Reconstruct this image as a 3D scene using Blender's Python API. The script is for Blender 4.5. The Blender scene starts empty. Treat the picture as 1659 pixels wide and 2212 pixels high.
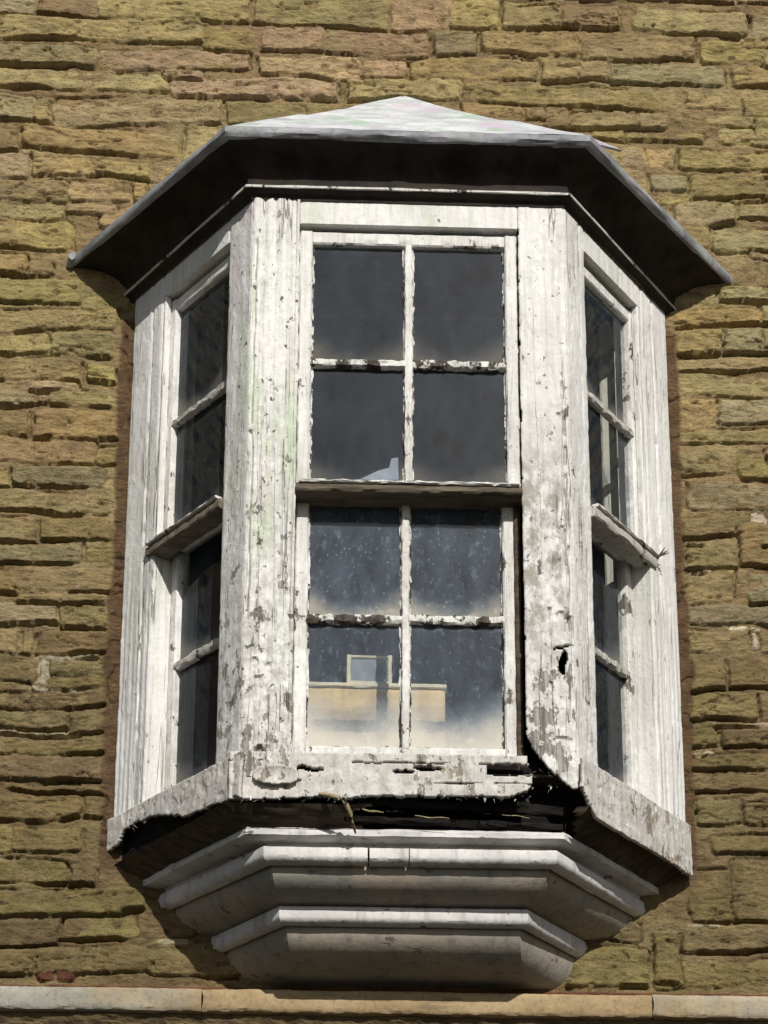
import bpy, math, random
import numpy as np
from mathutils import Vector, Matrix

S = bpy.context.scene
COL = S.collection
random.seed(7)

# ------------------------------------------------------------------ camera
CAMP = (-0.2864, -6.6261, -3.4818)
PITCH, YAW, ROLL = 0.2815, -0.0351, 0.0031
cam_d = bpy.data.cameras.new('camera'); cam = bpy.data.objects.new('camera', cam_d); COL.objects.link(cam)
cy_, sy_, cp_, sp_ = math.cos(YAW), math.sin(YAW), math.cos(PITCH), math.sin(PITCH)
def _w(x, y, z): return Vector((x*cy_-y*sy_, x*sy_+y*cy_, z))
X_, F_, U_ = _w(1, 0, 0), _w(0, cp_, sp_), _w(0, -sp_, cp_)
cr_, sr_ = math.cos(ROLL), math.sin(ROLL)
R_, T_ = X_*cr_+U_*sr_, X_*-sr_+U_*cr_
mw = Matrix(((R_.x, T_.x, -F_.x), (R_.y, T_.y, -F_.y), (R_.z, T_.z, -F_.z))).to_4x4()
mw.translation = CAMP
cam.matrix_world = mw
cam_d.sensor_fit = 'VERTICAL'; cam_d.sensor_height = 24
cam_d.lens = 4392.55/2212*24
cam_d.shift_x = -2.2/2212; cam_d.shift_y = 1054.757/2212
cam_d.clip_start = .05; cam_d.clip_end = 1000
S.camera = cam

# ------------------------------------------------------------------ light
EL, AZ = math.radians(33), math.radians(11)      # the sun stands low, in front of the wall and a little to the right
sdir = Vector((math.sin(AZ)*math.cos(EL), -math.cos(AZ)*math.cos(EL), math.sin(EL)))
sun_d = bpy.data.lights.new('sun', 'SUN'); sun_d.energy = 5.0; sun_d.angle = math.radians(.5); sun_d.color = (1, .965, .91)
sun = bpy.data.objects.new('sun', sun_d); COL.objects.link(sun)
sun.rotation_euler = sdir.to_track_quat('Z', 'Y').to_euler(); sun.location = sdir*20
W = bpy.data.worlds.new('World'); S.world = W; W.use_nodes = True
wn = W.node_tree; wn.nodes.clear()
sky = wn.nodes.new('ShaderNodeTexSky'); sky.sky_type = 'NISHITA'; sky.sun_disc = False
sky.sun_elevation = EL; sky.sun_rotation = math.pi-AZ
bg = wn.nodes.new('ShaderNodeBackground'); bg.inputs[1].default_value = .065
wo = wn.nodes.new('ShaderNodeOutputWorld')
wn.links.new(sky.outputs[0], bg.inputs[0]); wn.links.new(bg.outputs[0], wo.inputs[0])
S.view_settings.view_transform = 'Standard'; S.view_settings.look = 'None'
S.view_settings.exposure = -.2; S.view_settings.gamma = 1
S.cycles.max_bounces = 6; S.cycles.transparent_max_bounces = 12

# ------------------------------------------------------------------ numeric noise
_rs = np.random.RandomState(3)
PERM = _rs.rand(8192)
def vn(x, y, seed=0):
    x = np.asarray(x, float); y = np.asarray(y, float)
    xi = np.floor(x).astype(np.int64); yi = np.floor(y).astype(np.int64)
    fx = x-xi; fy = y-yi; fx = fx*fx*(3-2*fx); fy = fy*fy*(3-2*fy)
    def h(a, b): return PERM[((a*374761393+b*668265263+seed*974711) ^ ((a*1274126177+b*31) >> 7)) & 8191]
    a = h(xi, yi); b = h(xi+1, yi); c = h(xi, yi+1); d = h(xi+1, yi+1)
    return (a+(b-a)*fx)*(1-fy)+(c+(d-c)*fx)*fy
def fbm(x, y, o=4, seed=0, g=.5):
    s = 0; a = 1; t = 0
    for i in range(o):
        s = s+a*vn(x*2**i, y*2**i, seed+i*17); t += a; a *= g
    return s/t-.5
def sst(a, b, x):
    t = np.clip((x-a)/(b-a), 0, 1); return t*t*(3-2*t)

# ------------------------------------------------------------------ materials
class NT:
    def __init__(s, name):
        s.m = bpy.data.materials.new(name); s.m.use_nodes = True; s.t = s.m.node_tree; s.t.nodes.clear()
        s.pos = s.n('ShaderNodeNewGeometry').outputs['Position']
    def n(s, ty, ins=None, **pr):
        k = s.t.nodes.new(ty)
        for a, v in pr.items(): setattr(k, a, v)
        for a, v in (ins or {}).items(): s.set(k.inputs[a], v)
        return k
    def set(s, sock, v):
        if isinstance(v, bpy.types.NodeSocket): s.t.links.new(v, sock)
        else:
            if sock.type == 'RGBA' and len(v) == 3: v = (*v, 1)
            sock.default_value = v
    def noise(s, sc, det=5, rough=.55, stretch=(1, 1, 1), off=(0, 0, 0), co=None):
        mp = s.n('ShaderNodeMapping', {0: co or s.pos, 1: off, 3: stretch})
        return s.n('ShaderNodeTexNoise', {'Vector': mp.outputs[0], 'Scale': sc, 'Detail': det, 'Roughness': rough}).outputs[0]
    def rng(s, v, a, b, c=0., d=1.): return s.n('ShaderNodeMapRange', {0: v, 1: a, 2: b, 3: c, 4: d}, interpolation_type='SMOOTHSTEP').outputs[0]
    def lin(s, v, a, b, c=0., d=1.): return s.n('ShaderNodeMapRange', {0: v, 1: a, 2: b, 3: c, 4: d}).outputs[0]
    def math(s, op, a, b=0.): return s.n('ShaderNodeMath', {0: a, 1: b}, operation=op).outputs[0]
    def mix(s, f, a, b, mode='MIX'):
        k = s.n('ShaderNodeMix', data_type='RGBA', blend_type=mode)
        s.set(k.inputs[0], f); s.set(k.inputs[6], a); s.set(k.inputs[7], b); return k.outputs[2]
    def sep(s, v): return s.n('ShaderNodeSeparateXYZ', {0: v})
    def bump(s, h, st, dist=.01, nrm=None):
        d = {'Height': h, 'Strength': st, 'Distance': dist}
        if nrm: d['Normal'] = nrm
        return s.n('ShaderNodeBump', d).outputs[0]
    def out(s, col, rough=.8, nrm=None, metal=0., spec=.3):
        d = {'Base Color': col, 'Roughness': rough, 'Metallic': metal, 'Specular IOR Level': spec}
        if nrm: d['Normal'] = nrm
        b = s.n('ShaderNodeBsdfPrincipled', d)
        s.t.links.new(b.outputs[0], s.n('ShaderNodeOutputMaterial').inputs[0]); return s.m

def mat_stone():
    s = NT('sandstone'); tint = s.n('ShaderNodeVertexColor', layer_name='tint').outputs[0]
    n1 = s.noise(9, 6, .6, (1, 1, 1.8)); n2 = s.noise(40, 7, .68, (.7, 1, 1.7)); n3 = s.noise(3.1, 4, .6, (1, 1, 1), (5, 2, 1)); n4 = s.noise(150, 3, .6)
    c = s.mix(s.rng(n1, .33, .68), s.mix(1., tint, (.80, .78, .74), 'MULTIPLY'), s.mix(1., tint, (1.22, 1.18, 1.08), 'MULTIPLY'))
    c = s.mix(s.rng(n2, .30, .58), s.mix(1., c, (.66, .63, .56), 'MULTIPLY'), s.mix(1., c, (1.08, 1.07, 1.05), 'MULTIPLY'))
    c = s.mix(s.rng(n3, .58, .75, 0, .30), c, (.27, .26, .085))                     # moss film
    c = s.mix(s.rng(n3, .44, .3, 0, .25), c, (.36, .23, .15))                        # iron stain
    c = s.mix(s.rng(s.noise(34, 4, .6, (1, 1, 2), (9, 1, 4)), .67, .74, 0, .55), c, (.55, .50, .40))   # pale specks
    c = s.mix(s.rng(n4, .42, .66, 0, .5), s.mix(1., c, (.74, .72, .68), 'MULTIPLY'), s.mix(1., c, (1.1, 1.08, 1.06), 'MULTIPLY'))
    nb = s.bump(n2, 1., .014, s.bump(n4, .9, .007))
    return s.out(c, .93, nb, spec=.15)

def mat_paint(name, base=(.79, .78, .75), wood=(.17, .15, .125), peel=0., low=.10, dirt=.32, algae=0., grime=None, pits=.0, lowdirt=0., vcr=.65, dark=(.16, .14, .12)):
    s = NT(name); z = s.sep(s.pos).outputs[2]
    fl = s.noise(17, 9, .68, (1, 1, .62)); big = s.noise(4.2, 6, .6, (1, 1, .7), (3, 1, 7)); gr = s.noise(46, 6, .6, (1.4, 1.4, .07)); fine = s.noise(95, 4, .65)
    bias = s.math('ADD', s.lin(z, .1, -1.05, 0, low), peel)
    v = s.math('ADD', s.math('ADD', fl, bias), s.math('MULTIPLY', s.math('SUBTRACT', big, .5), .35))
    pm = s.rng(v, .655, .70)
    rim = s.math('SUBTRACT', s.rng(v, .625, .66), pm)
    c = s.mix(s.rng(big, .35, .68, 0, dirt), base, dark if grime else (.45, .42, .36))
    c = s.mix(s.rng(gr, .42, .75, 0, .42), c, (.36, .34, .31))
    c = s.mix(s.rng(fine, .52, .78, 0, .35), c, (.40, .38, .35))
    if lowdirt:
        ld = s.noise(30, 8, .72, (1, 1, .7), (6, 1, 8))
        c = s.mix(s.math('MULTIPLY', s.rng(ld, .40, .62), s.lin(z, .55, -.6, .12, lowdirt)), c, (.36, .345, .30))
    if algae:
        ag = s.noise(6, 6, .65, (2.2, 2.2, .35), (2, 8, 3)); pk = s.noise(5, 5, .6, (2.0, 2.0, .3), (7, 3, 1))
        zz = s.rng(z, -.75, .1)
        c = s.mix(s.math('MULTIPLY', s.rng(ag, .46, .64, 0, algae), zz), c, (.40, .50, .30))
        c = s.mix(s.math('MULTIPLY', s.rng(pk, .5, .66, 0, algae*.75), zz), c, (.66, .50, .56))
    if grime:
        a, b = grime
        gz = s.math('MULTIPLY', s.rng(z, a+.40, a), s.rng(z, b-.30, b))
        gx = s.rng(s.sep(s.pos).outputs[0], .535, .49)
        g2 = s.noise(24, 8, .72, (1, 1, .6), (1, 4, 2))
        c = s.mix(s.math('MULTIPLY', s.math('MULTIPLY', s.rng(g2, .42, .58, 0, .85), gz), gx), c, (.27, .245, .205))
    if pits:
        pt = s.noise(44, 3, .5, (1, 1, .8), (4, 4, 4))
        c = s.mix(s.rng(pt, .66, .71, 0, pits), c, (.06, .05, .045))
    c = s.mix(s.math('MULTIPLY', rim, .35), c, (.80, .79, .76))
    wd = s.mix(s.rng(gr, .35, .7), tuple(.45*q for q in wood), tuple(1.5*q for q in wood))
    c = s.mix(pm, c, wd)
    h = s.math('SUBTRACT', s.math('ADD', s.math('MULTIPLY', gr, .35), s.math('MULTIPLY', fine, .25)), s.math('MULTIPLY', pm, .8))
    h = s.math('ADD', h, s.math('MULTIPLY', s.rng(s.noise(38, 8, .7, (1, 1, .7), (8, 8, 1)), .40, .60), .22))
    vc = s.noise(14, 3, .5, (1.6, 1.6, .05), (1, 1, 6)); vk = s.math('MULTIPLY', s.rng(s.math('ABSOLUTE', s.math('SUBTRACT', vc, .5)), .010, .004), s.rng(big, .42, .52))
    c = s.mix(s.math('MULTIPLY', vk, vcr), c, (.07, .06, .05)); h = s.math('SUBTRACT', h, s.math('MULTIPLY', vk, vcr))
    return s.out(c, .72, s.bump(h, .7, .006), spec=.25)

def mat_wood(name, a, b, stretch=(.08, 1, 1), sc=40):
    s = NT(name); gr = s.noise(sc, 7, .65, stretch); big = s.noise(5, 5, .6)
    c = s.mix(s.rng(gr, .35, .68), a, b); c = s.mix(s.rng(big, .4, .7, 0, .5), c, tuple(.5*q for q in a))
    return s.out(c, .85, s.bump(gr, .6, .006), spec=.15)

def mat_plain(name, a, b, sc=12, rough=.85, bs=.3, spec=.2, det=6):
    s = NT(name); n = s.noise(sc, det, .62); f = s.noise(sc*7, 4, .6)
    c = s.mix(s.rng(n, .3, .7), a, b); c = s.mix(s.rng(f, .5, .8, 0, .4), c, tuple(.6*q for q in a))
    return s.out(c, rough, s.bump(s.math('ADD', n, s.math('MULTIPLY', f, .4)), bs, .008), spec=spec)

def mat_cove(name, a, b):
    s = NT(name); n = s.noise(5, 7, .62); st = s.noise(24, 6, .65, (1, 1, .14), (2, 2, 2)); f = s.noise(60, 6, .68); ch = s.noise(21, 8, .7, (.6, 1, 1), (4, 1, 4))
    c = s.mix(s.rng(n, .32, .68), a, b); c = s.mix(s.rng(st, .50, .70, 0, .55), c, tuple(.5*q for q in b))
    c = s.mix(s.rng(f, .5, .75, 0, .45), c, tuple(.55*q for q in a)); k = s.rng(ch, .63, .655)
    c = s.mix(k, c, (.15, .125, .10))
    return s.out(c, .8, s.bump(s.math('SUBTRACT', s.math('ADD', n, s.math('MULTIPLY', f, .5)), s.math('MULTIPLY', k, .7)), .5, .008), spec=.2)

def mat_ledge():
    s = NT('weathered_ledge_stone'); n = s.noise(6, 7, .65, (.6, 1, 1)); f = s.noise(60, 5, .65); x = s.sep(s.pos).outputs[0]
    g = s.mix(s.rng(n, .3, .7), (.27, .26, .22), (.42, .39, .32)); t = s.mix(s.rng(n, .3, .7), (.30, .215, .115), (.45, .345, .20))
    m = s.math('ADD', s.math('SUBTRACT', s.lin(x, -1.7, -.2), s.rng(x, .846, .850, 0, .35)), s.math('MULTIPLY', s.math('SUBTRACT', s.noise(3.5, 4, .6), .5), 1.3))
    c = s.mix(s.rng(m, .3, .8), g, t); c = s.mix(s.rng(f, .48, .72, 0, .6), c, s.mix(1., c, (.5, .47, .42), 'MULTIPLY'))
    c = s.mix(s.rng(s.noise(11, 6, .7, (.5, 1, 2), (3, 3, 3)), .56, .66, 0, .6), c, (.16, .125, .08))
    return s.out(c, .9, s.bump(n, .4, .01, s.bump(f, .5, .006)), spec=.15)

def mat_lead(name, a, b, tone=.5):
    s = NT(name); n = s.noise(6, 7, .65, (1, 1, 1.6)); st = s.noise(7, 5, .6, (.25, 1, 2.2), (5, 5, 5)); f = s.noise(50, 5, .65); g = s.noise(4.5, 5, .6, (1.3, 1, 1), (4, 4, 2)); p = s.noise(4, 5, .6, (1.4, 1, 1), (1, 9, 5))
    c = s.mix(s.rng(n, .3, .7), a, b); c = s.mix(s.rng(f, .5, .75, 0, .5), c, tuple(.45*q for q in a)); c = s.mix(s.rng(st, .56, .68, 0, .65), c, tuple(.5*q for q in a))
    c = s.mix(s.rng(g, .5, .66, 0, tone), c, (.36, .47, .36)); c = s.mix(s.rng(p, .52, .66, 0, tone*.8), c, (.52, .42, .50))
    return s.out(c, .62, s.bump(n, .4, .012, s.bump(f, .3, .004)), spec=.4)

def mat_glass(name, dirt=.09, seed=0., specks=.35, milk=.3, mb=.36, ior=1.5):
    s = NT(name); tc = s.n('ShaderNodeTexCoord').outputs['Generated']; sp = s.sep(tc)
    uu, vv = s.n('ShaderNodeUVMap', uv_map='uv').outputs[0], None
    su = s.sep(uu); u, v = su.outputs[0], su.outputs[1]
    off = (seed, seed*2, seed)
    ed = s.math('MULTIPLY', s.math('MULTIPLY', u, s.math('SUBTRACT', 1., u)), 4.)
    bot = s.math('ADD', v, s.math('MULTIPLY', ed, .16))
    wob = s.math('MULTIPLY', s.math('SUBTRACT', s.noise(14, 5, .6, off=off), .5), .20)
    edge = s.rng(s.math('ADD', bot, wob), mb, .13)
    top = s.rng(s.math('ADD', v, wob), .93, 1.02, 0, .4)
    sidem = s.rng(s.math('ADD', ed, wob), .16, .02, 0, .45)
    film = s.noise(12, 9, .72, (1, 1, .5), off); spk = s.noise(110, 2, .5, (1, 1, .8), off); sp2 = s.noise(42, 3, .6, (1, 1, .6), off)
    d = s.math('ADD', s.lin(film, .3, .75, dirt*.45, dirt*1.7), s.math('MULTIPLY', s.math('MAXIMUM', edge, s.math('MAXIMUM', top, sidem)), milk))
    d = s.math('ADD', d, s.math('ADD', s.rng(spk, .64, .72, 0, specks), s.rng(sp2, .55, .75, 0, specks*.35)))
    dc = s.mix(edge, (.30, .385, .48), (.56, .53, .46))
    dif = s.n('ShaderNodeBsdfDiffuse', {0: dc}).outputs[0]
    nr = s.bump(s.noise(4, 2, .4, off=off), .10, .02)
    tr = s.n('ShaderNodeBsdfTransparent', {0: (.93, .95, .94)}).outputs[0]
    gl = s.n('ShaderNodeBsdfGlossy', {'Color': (1, 1, 1), 'Roughness': .03, 'Normal': nr}).outputs[0]
    fr = s.n('ShaderNodeFresnel', {'IOR': ior}).outputs[0]
    m1 = s.n('ShaderNodeMixShader', {0: fr, 1: tr, 2: gl}).outputs[0]
    m2 = s.n('ShaderNodeMixShader', {0: s.math('MINIMUM', d, .95), 1: m1, 2: dif}).outputs[0]
    s.t.links.new(m2, s.n('ShaderNodeOutputMaterial').inputs[0]); return s.m

M = dict(
    stone=mat_stone(),
    paint=mat_paint('white_paint', low=.07, lowdirt=.4),
    paint_head=mat_paint('white_paint_head', vcr=0., low=.0, peel=-.05, dirt=.3, algae=.35),
    paint_algae=mat_paint('white_paint_stained', peel=.025, low=.12, wood=(.27, .25, .215), algae=.62, pits=.9, lowdirt=.75),
    paint_dirty=mat_paint('white_paint_grimy', peel=.02, low=.12, wood=(.27, .25, .215), grime=(-.02, -.40), pits=.7, dirt=.35, lowdirt=.6, dark=(.45, .42, .36)),
    paint_bar=mat_paint('flaking_white_paint', vcr=.2, peel=.05, low=.03, dirt=.5, lowdirt=.35, pits=.3),
    paint_wall=mat_paint('white_paint_clean', low=.03, peel=-.03, dirt=.3, algae=.25),
    paint_rot=mat_paint('rotten_white_paint', vcr=.2, base=(.63, .60, .56), peel=.0, low=.09, wood=(.33, .28, .215), pits=.8, lowdirt=.6),
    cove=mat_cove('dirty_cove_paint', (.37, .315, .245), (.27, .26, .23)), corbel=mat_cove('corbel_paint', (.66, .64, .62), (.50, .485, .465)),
    paint_worn=mat_paint('worn_bar_paint', base=(.70, .69, .65), wood=(.07, .055, .045), peel=.15, low=.03, dirt=.5),
    rail_wood=mat_wood('bare_rail_wood', (.07, .055, .04), (.17, .14, .10)),
    soffit=mat_plain('black_soffit_and_bed_shade', (.042, .032, .024), (.013, .011, .009), 9, .75, .25),
    bed=mat_paint('bed_mould_paint', base=(.62, .60, .56), wood=(.05, .04, .03), peel=.08, low=0),
    darkwood=mat_wood('dark_wet_wood', (.045, .034, .025), (.12, .09, .062)),
    blackwood_and_shade=mat_wood('rot_and_hollow_shade', (.006, .005, .005), (.02, .016, .012)),
    straw=mat_wood('pale_split_wood', (.30, .24, .14), (.5, .42, .28), (1, 1, 1), 30),
    lead=mat_lead('lead_sheet', (.42, .44, .45), (.70, .71, .71), .95),
    lead_edge=mat_lead('lead_edge', (.13, .13, .145), (.38, .385, .39), .3),
    ledge=mat_plain('pale_limestone', (.36, .335, .275), (.24, .23, .195), 9, .9, .45),
    ledge_tan=mat_ledge(),
    side_rail=mat_paint('grey_rail_paint', base=(.50, .48, .44), wood=(.12, .10, .08), peel=.06, dirt=.6),
    left_rail=mat_wood('shaded_left_rail', (.12, .10, .08), (.27, .24, .19)),  # left meeting rail: shade of the dimmer side put into a darker colour
    lining=mat_paint('grey_lining_paint', base=(.55, .53, .46), dirt=.5, lowdirt=.3),
    under=mat_plain('rough_understone', (.17, .12, .06), (.08, .06, .035), 14, .95, .8),
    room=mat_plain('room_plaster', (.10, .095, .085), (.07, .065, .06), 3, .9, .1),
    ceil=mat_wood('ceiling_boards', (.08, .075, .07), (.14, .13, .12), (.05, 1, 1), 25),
    board=mat_wood('tan_board', (.62, .46, .26), (.72, .55, .33), (.1, 1, 1), 30),
    cream=mat_plain('cream_paint', (.72, .66, .48), (.62, .56, .42), 20),
    frame_glass=mat_plain('dusty_grey_glass', (.16, .19, .23), (.26, .29, .34), 9, .6, .1, .2),
    ground=mat_plain('ground_asphalt', (.05, .048, .045), (.04, .04, .038), 2, .95, .2),
)
GLASS = [mat_glass('old_glass_clear', .060, 1., .06, .10), mat_glass('old_glass_dusty', .14, 4., .5, .36), mat_glass('old_glass_milky', .12, 8., .4, .80, .58), mat_glass('old_glass_side', .045, 5., .12, .2, .36, 1.22)]

# ------------------------------------------------------------------ builders
def link(name, me, mat, parent=None, smooth=32):
    me.materials.append(mat if not isinstance(mat, str) else M[mat])
    if smooth:
        me.shade_smooth(); me.set_sharp_from_angle(angle=math.radians(smooth))
    o = bpy.data.objects.new(name, me); COL.objects.link(o)
    if parent is not None:
        o.parent = parent
        if parent.type == 'EMPTY': o.location = -parent.location
    return o
def root(name, loc, label, cat, group=None):
    o = bpy.data.objects.new(name, None); COL.objects.link(o); o.location = loc; o.empty_display_size = .1
    o['label'] = label; o['category'] = cat; o['kind'] = 'thing'
    if group: o['group'] = group
    return o
class MB:
    def __init__(s): s.v = []; s.f = []; s.uv = None
    def grid(s, P, keep=None, flip=False):
        """P: array (rows, cols, 3)"""
        r, c = P.shape[:2]; b = len(s.v); s.v += [tuple(p) for p in P.reshape(-1, 3)]
        for i in range(r-1):
            for j in range(c-1):
                if keep is not None and not keep[i, j]: continue
                q = (b+i*c+j, b+i*c+j+1, b+(i+1)*c+j+1, b+(i+1)*c+j)
                s.f.append(q[::-1] if flip else q)
        return s
    def box(s, x0, x1, y0, y1, z0, z1):
        b = len(s.v); s.v += [(x, y, z) for x in (x0, x1) for y in (y0, y1) for z in (z0, z1)]
        s.f += [tuple(b+i for i in q) for q in ((0, 1, 3, 2), (4, 6, 7, 5), (0, 4, 5, 1), (2, 3, 7, 6), (0, 2, 6, 4), (1, 5, 7, 3))]; return s
    def bar(s, A, B, wd, w, td, t, jit=.001, seg=None, ch=.003, seed=0, fr=30.):
        """a board from A to B, w wide along wd, t thick along td, edges worn by jit"""
        A, B, wd, td = (np.array(q, float) for q in (A, B, wd, td)); L = np.linalg.norm(B-A); seg = seg or max(2, int(L/.012))
        hw, ht = w/2, t/2; ch = min(ch, hw*.8, ht*.8)
        cs = [(-hw, -ht+ch), (-hw, ht-ch), (-hw+ch, ht), (0, ht), (hw-ch, ht), (hw, ht-ch), (hw, -ht+ch), (hw-ch, -ht), (-hw+ch, -ht)]
        b = len(s.v); n = len(cs)
        for i in range(seg+1):
            k = i/seg; P = A+(B-A)*k
            for j, (a, c) in enumerate(cs):
                ja = jit*2*fbm(k*L*fr, j*7.3+seed*3.1, 3, 5); jc = jit*2*fbm(k*L*fr, j*5.7+seed*2.3+50, 3, 6)
                s.v.append(tuple(P+wd*(a+float(ja))+td*(c+float(jc))))
        for i in range(seg):
            for j in range(n):
                s.f.append((b+i*n+j, b+i*n+(j+1) % n, b+(i+1)*n+(j+1) % n, b+(i+1)*n+j))
        s.f.append(tuple(b+j for j in range(n))[::-1]); s.f.append(tuple(b+seg*n+j for j in range(n))); return s
    def tube(s, pts, rad, n=6):
        b = len(s.v); pts = [Vector(p) for p in pts]
        for i, p in enumerate(pts):
            d = (pts[min(i+1, len(pts)-1)]-pts[max(i-1, 0)]).normalized(); a = d.orthogonal().normalized(); c = d.cross(a)
            r = rad[i] if isinstance(rad, (list, tuple)) else rad
            for j in range(n):
                t = 2*math.pi*j/n; s.v.append(tuple(p+(a*math.cos(t)+c*math.sin(t))*r))
        for i in range(len(pts)-1):
            for j in range(n): s.f.append((b+i*n+j, b+i*n+(j+1) % n, b+(i+1)*n+(j+1) % n, b+(i+1)*n+j))
        s.f.append(tuple(b+j for j in range(n))[::-1]); s.f.append(tuple(b+(len(pts)-1)*n+j for j in range(n))); return s
    def build(s, name, mat, parent=None, smooth=32, solid=None, recalc=True):
        me = bpy.data.meshes.new(name); me.from_pydata(s.v, [], s.f)
        if recalc:
            import bmesh
            bm = bmesh.new(); bm.from_mesh(me); bmesh.ops.recalc_face_normals(bm, faces=bm.faces); bm.to_mesh(me); bm.free()
        me.update()
        o = link(name, me, mat, parent, smooth)
        if solid:
            m = o.modifiers.new('solid', 'SOLIDIFY'); m.thickness = solid; m.offset = -1
        return o

# ------------------------------------------------------------------ the stone wall (x to the right, z up, face at y = 0)
STONES = "-1657,2444,-1433,2551,g;-1426,2445,-1183,2559,b;-1189,2434,-603,2568,o;-1650,2329,-783,2428,o;-782,2296,-587,2415,o;-1642,2201,-1193,2295,g;-1177,2201,-592,2298,p;-1635,2095,-905,2181,o;-924,2150,-775,2193,p;-894,2077,-256,2163,p;-1628,1953,-1421,2063,g;-1415,1938,-1354,2043,t;-1353,1941,-689,2059,p;-1619,1798,-1474,1899,b;-1474,1814,-858,1915,t;-835,1777,-691,1921,o;-584,2425,-57,2589,m;-44,2426,200,2609,p;191,2433,390,2601,o;402,2445,635,2577,b;-548,2308,-304,2432,p;-292,2299,117,2405,p;134,2302,297,2412,g;315,2317,691,2424,t;-558,2187,-166,2280,p;-157,2200,16,2281,p;29,2200,538,2285,t;-218,2090,230,2188,m;244,2085,1045,2168,o;-669,1947,-152,2051,m;236,2016,560,2079,t;640,2458,869,2561,b;925,2439,1373,2556,o;1391,2418,1544,2540,g;710,2307,1152,2412,o;1176,2308,1539,2411,o;556,2197,819,2292,o;826,2197,1269,2288,g;1303,2196,1533,2289,o;1110,2088,1527,2173,o;480,1969,660,2082,b;669,1984,1038,2062,b;1047,2021,1176,2067,b;1191,2013,1523,2059,o;738,1932,867,1982,t;875,1934,1166,1971,o;1247,1932,1519,1998,o;316,2553,633,2550,b;-1567,1687,-1430,1803,p;-1427,1699,-1163,1778,t;-1163,1703,-961,1771,o;-929,1689,-832,1778,t;-1560,1585,-1261,1676,o;-1260,1591,-967,1674,t;-1554,1498,-1269,1566,o;-1268,1530,-1082,1576,p;-1549,1368,-1241,1490,t;-1541,1255,-1418,1343,t;-1416,1245,-1313,1314,b;-1535,1137,-1207,1236,o;-1205,1106,-1017,1213,o;872,1938,1184,1971,o;1242,1948,1489,1976,o;771,1807,1075,1901,t;1087,1810,1482,1899,o;845,1685,958,1792,o;967,1718,1114,1785,g;1121,1686,1475,1789,o;985,1660,1129,1708,m;1052,1547,1292,1662,g;1310,1585,1470,1660,o;1061,1452,1189,1550,b;1197,1436,1462,1535,g;1212,1212,1451,1281,g;-1522,1025,-1058,1109,o;-1516,925,-1314,1005,m;-1307,912,-1081,1006,m;-1510,808,-1188,900,o;-1164,804,-1057,878,m;-1373,753,-1197,794,p;-1502,696,-1314,755,g;-1301,698,-1034,783,m;-1498,579,-1377,677,o;-1353,573,-1029,676,t;-1492,468,-1112,569,t;-1108,470,-1016,544,t;-1420,372,-1082,451,g;-1485,358,-1426,443,o;-1479,263,-1055,347,o;-1473,152,-1323,239,o;-1303,158,-1054,239,t;-1468,60,-1151,137,g;-1148,67,-1036,155,o;-1462,-69,-1378,31,b;-1380,-50,-1033,43,o;-1374,-101,-1040,-71,p;-1455,-180,-1229,-85,g;-1225,-193,-1042,-109,o;-1449,-294,-1355,-200,o;-1358,-292,-1301,-206,b;-1301,-296,-1032,-209,b;-1443,-404,-1291,-305,b;-1247,-383,-1027,-333,g;-1250,-428,-1020,-391,b;-1435,-502,-1029,-445,b;-1431,-579,-1170,-520,g;-1169,-594,-1026,-520,b;-1297,-442,-1249,-297,L;-1264,-319,-1077,-297,L;-1250,-440,-1151,-420,L;-1427,-603,-1125,-587,L;-1103,-107,-1047,-96,L;-1434,-677,-1027,-618,b;-1430,-782,-1020,-691,b;-1424,-827,-1034,-800,b;-1422,-926,-1112,-842,b;-1106,-920,-1020,-831,b;-1354,-1038,-1096,-954,o;-1415,-1045,-1355,-959,o;-1409,-1160,-1152,-1070,o;-1149,-1169,-1050,-1097,b;-1402,-1269,-879,-1187,o;-1174,-1360,-897,-1281,o;-1397,-1384,-1176,-1285,b;-891,-1346,-696,-1229,b;-1391,-1485,-867,-1394,o;-865,-1492,-532,-1370,o;-1237,-1512,-1115,-1459,r;-831,-1377,-735,-1358,L;1203,1208,1438,1274,g;1044,1108,1433,1170,t;1045,979,1214,1085,o;1223,980,1427,1090,g;1040,906,1423,965,o;1047,802,1417,889,o;1033,666,1177,785,t;1191,688,1412,780,g;1025,606,1407,660,o;1022,470,1192,570,o;1244,451,1399,558,m;1051,327,1393,438,g;1025,223,1284,297,o;1031,93,1227,203,o;1238,96,1381,257,b;1034,-49,1211,78,o;1265,-55,1373,63,g;1024,-136,1369,-68,g;1028,-247,1252,-163,o;1294,-250,1363,-165,g;1020,-396,1159,-270,o;1177,-394,1356,-290,b;1019,-507,1279,-413,o;1014,-602,1123,-525,o;1142,-613,1345,-549,b;1264,-241,1283,-169,L;1176,-165,1298,-143,L;1118,-537,1349,-523,L;1029,192,1097,208,L;1055,77,1123,96,L;1288,255,1336,305,L;1007,-699,1356,-643,o;1016,-784,1352,-720,b;1034,-908,1199,-824,o;1210,-911,1345,-826,b;1079,-1017,1340,-951,b;1008,-1271,1132,-1068,b;1142,-1268,1327,-1043,b;726,-1350,822,-1242,o;871,-1487,956,-1314,o;968,-1382,1321,-1308,o;572,-1503,852,-1378,o;871,-1494,1315,-1413,o;992,-1295,1100,-1278,L;1013,-642,1099,-628,L"
PAL = dict(o=(.350, .298, .150), g=(.345, .312, .212), p=(.420, .315, .225), t=(.385, .295, .152), b=(.280, .215, .118), m=(.315, .295, .138), r=(.22, .095, .06), L=(.74, .66, .52))
PAL = {k: tuple(.58*v+.42*m for v, m in zip(c, (.362, .292, .160))) if k not in 'Lr' else c for k, c in PAL.items()}
def axis(a, b, c, d, fine, coarse):
    return np.concatenate([np.arange(a, b, coarse), np.arange(b, c, fine), np.arange(c, d+coarse, coarse)])
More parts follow.
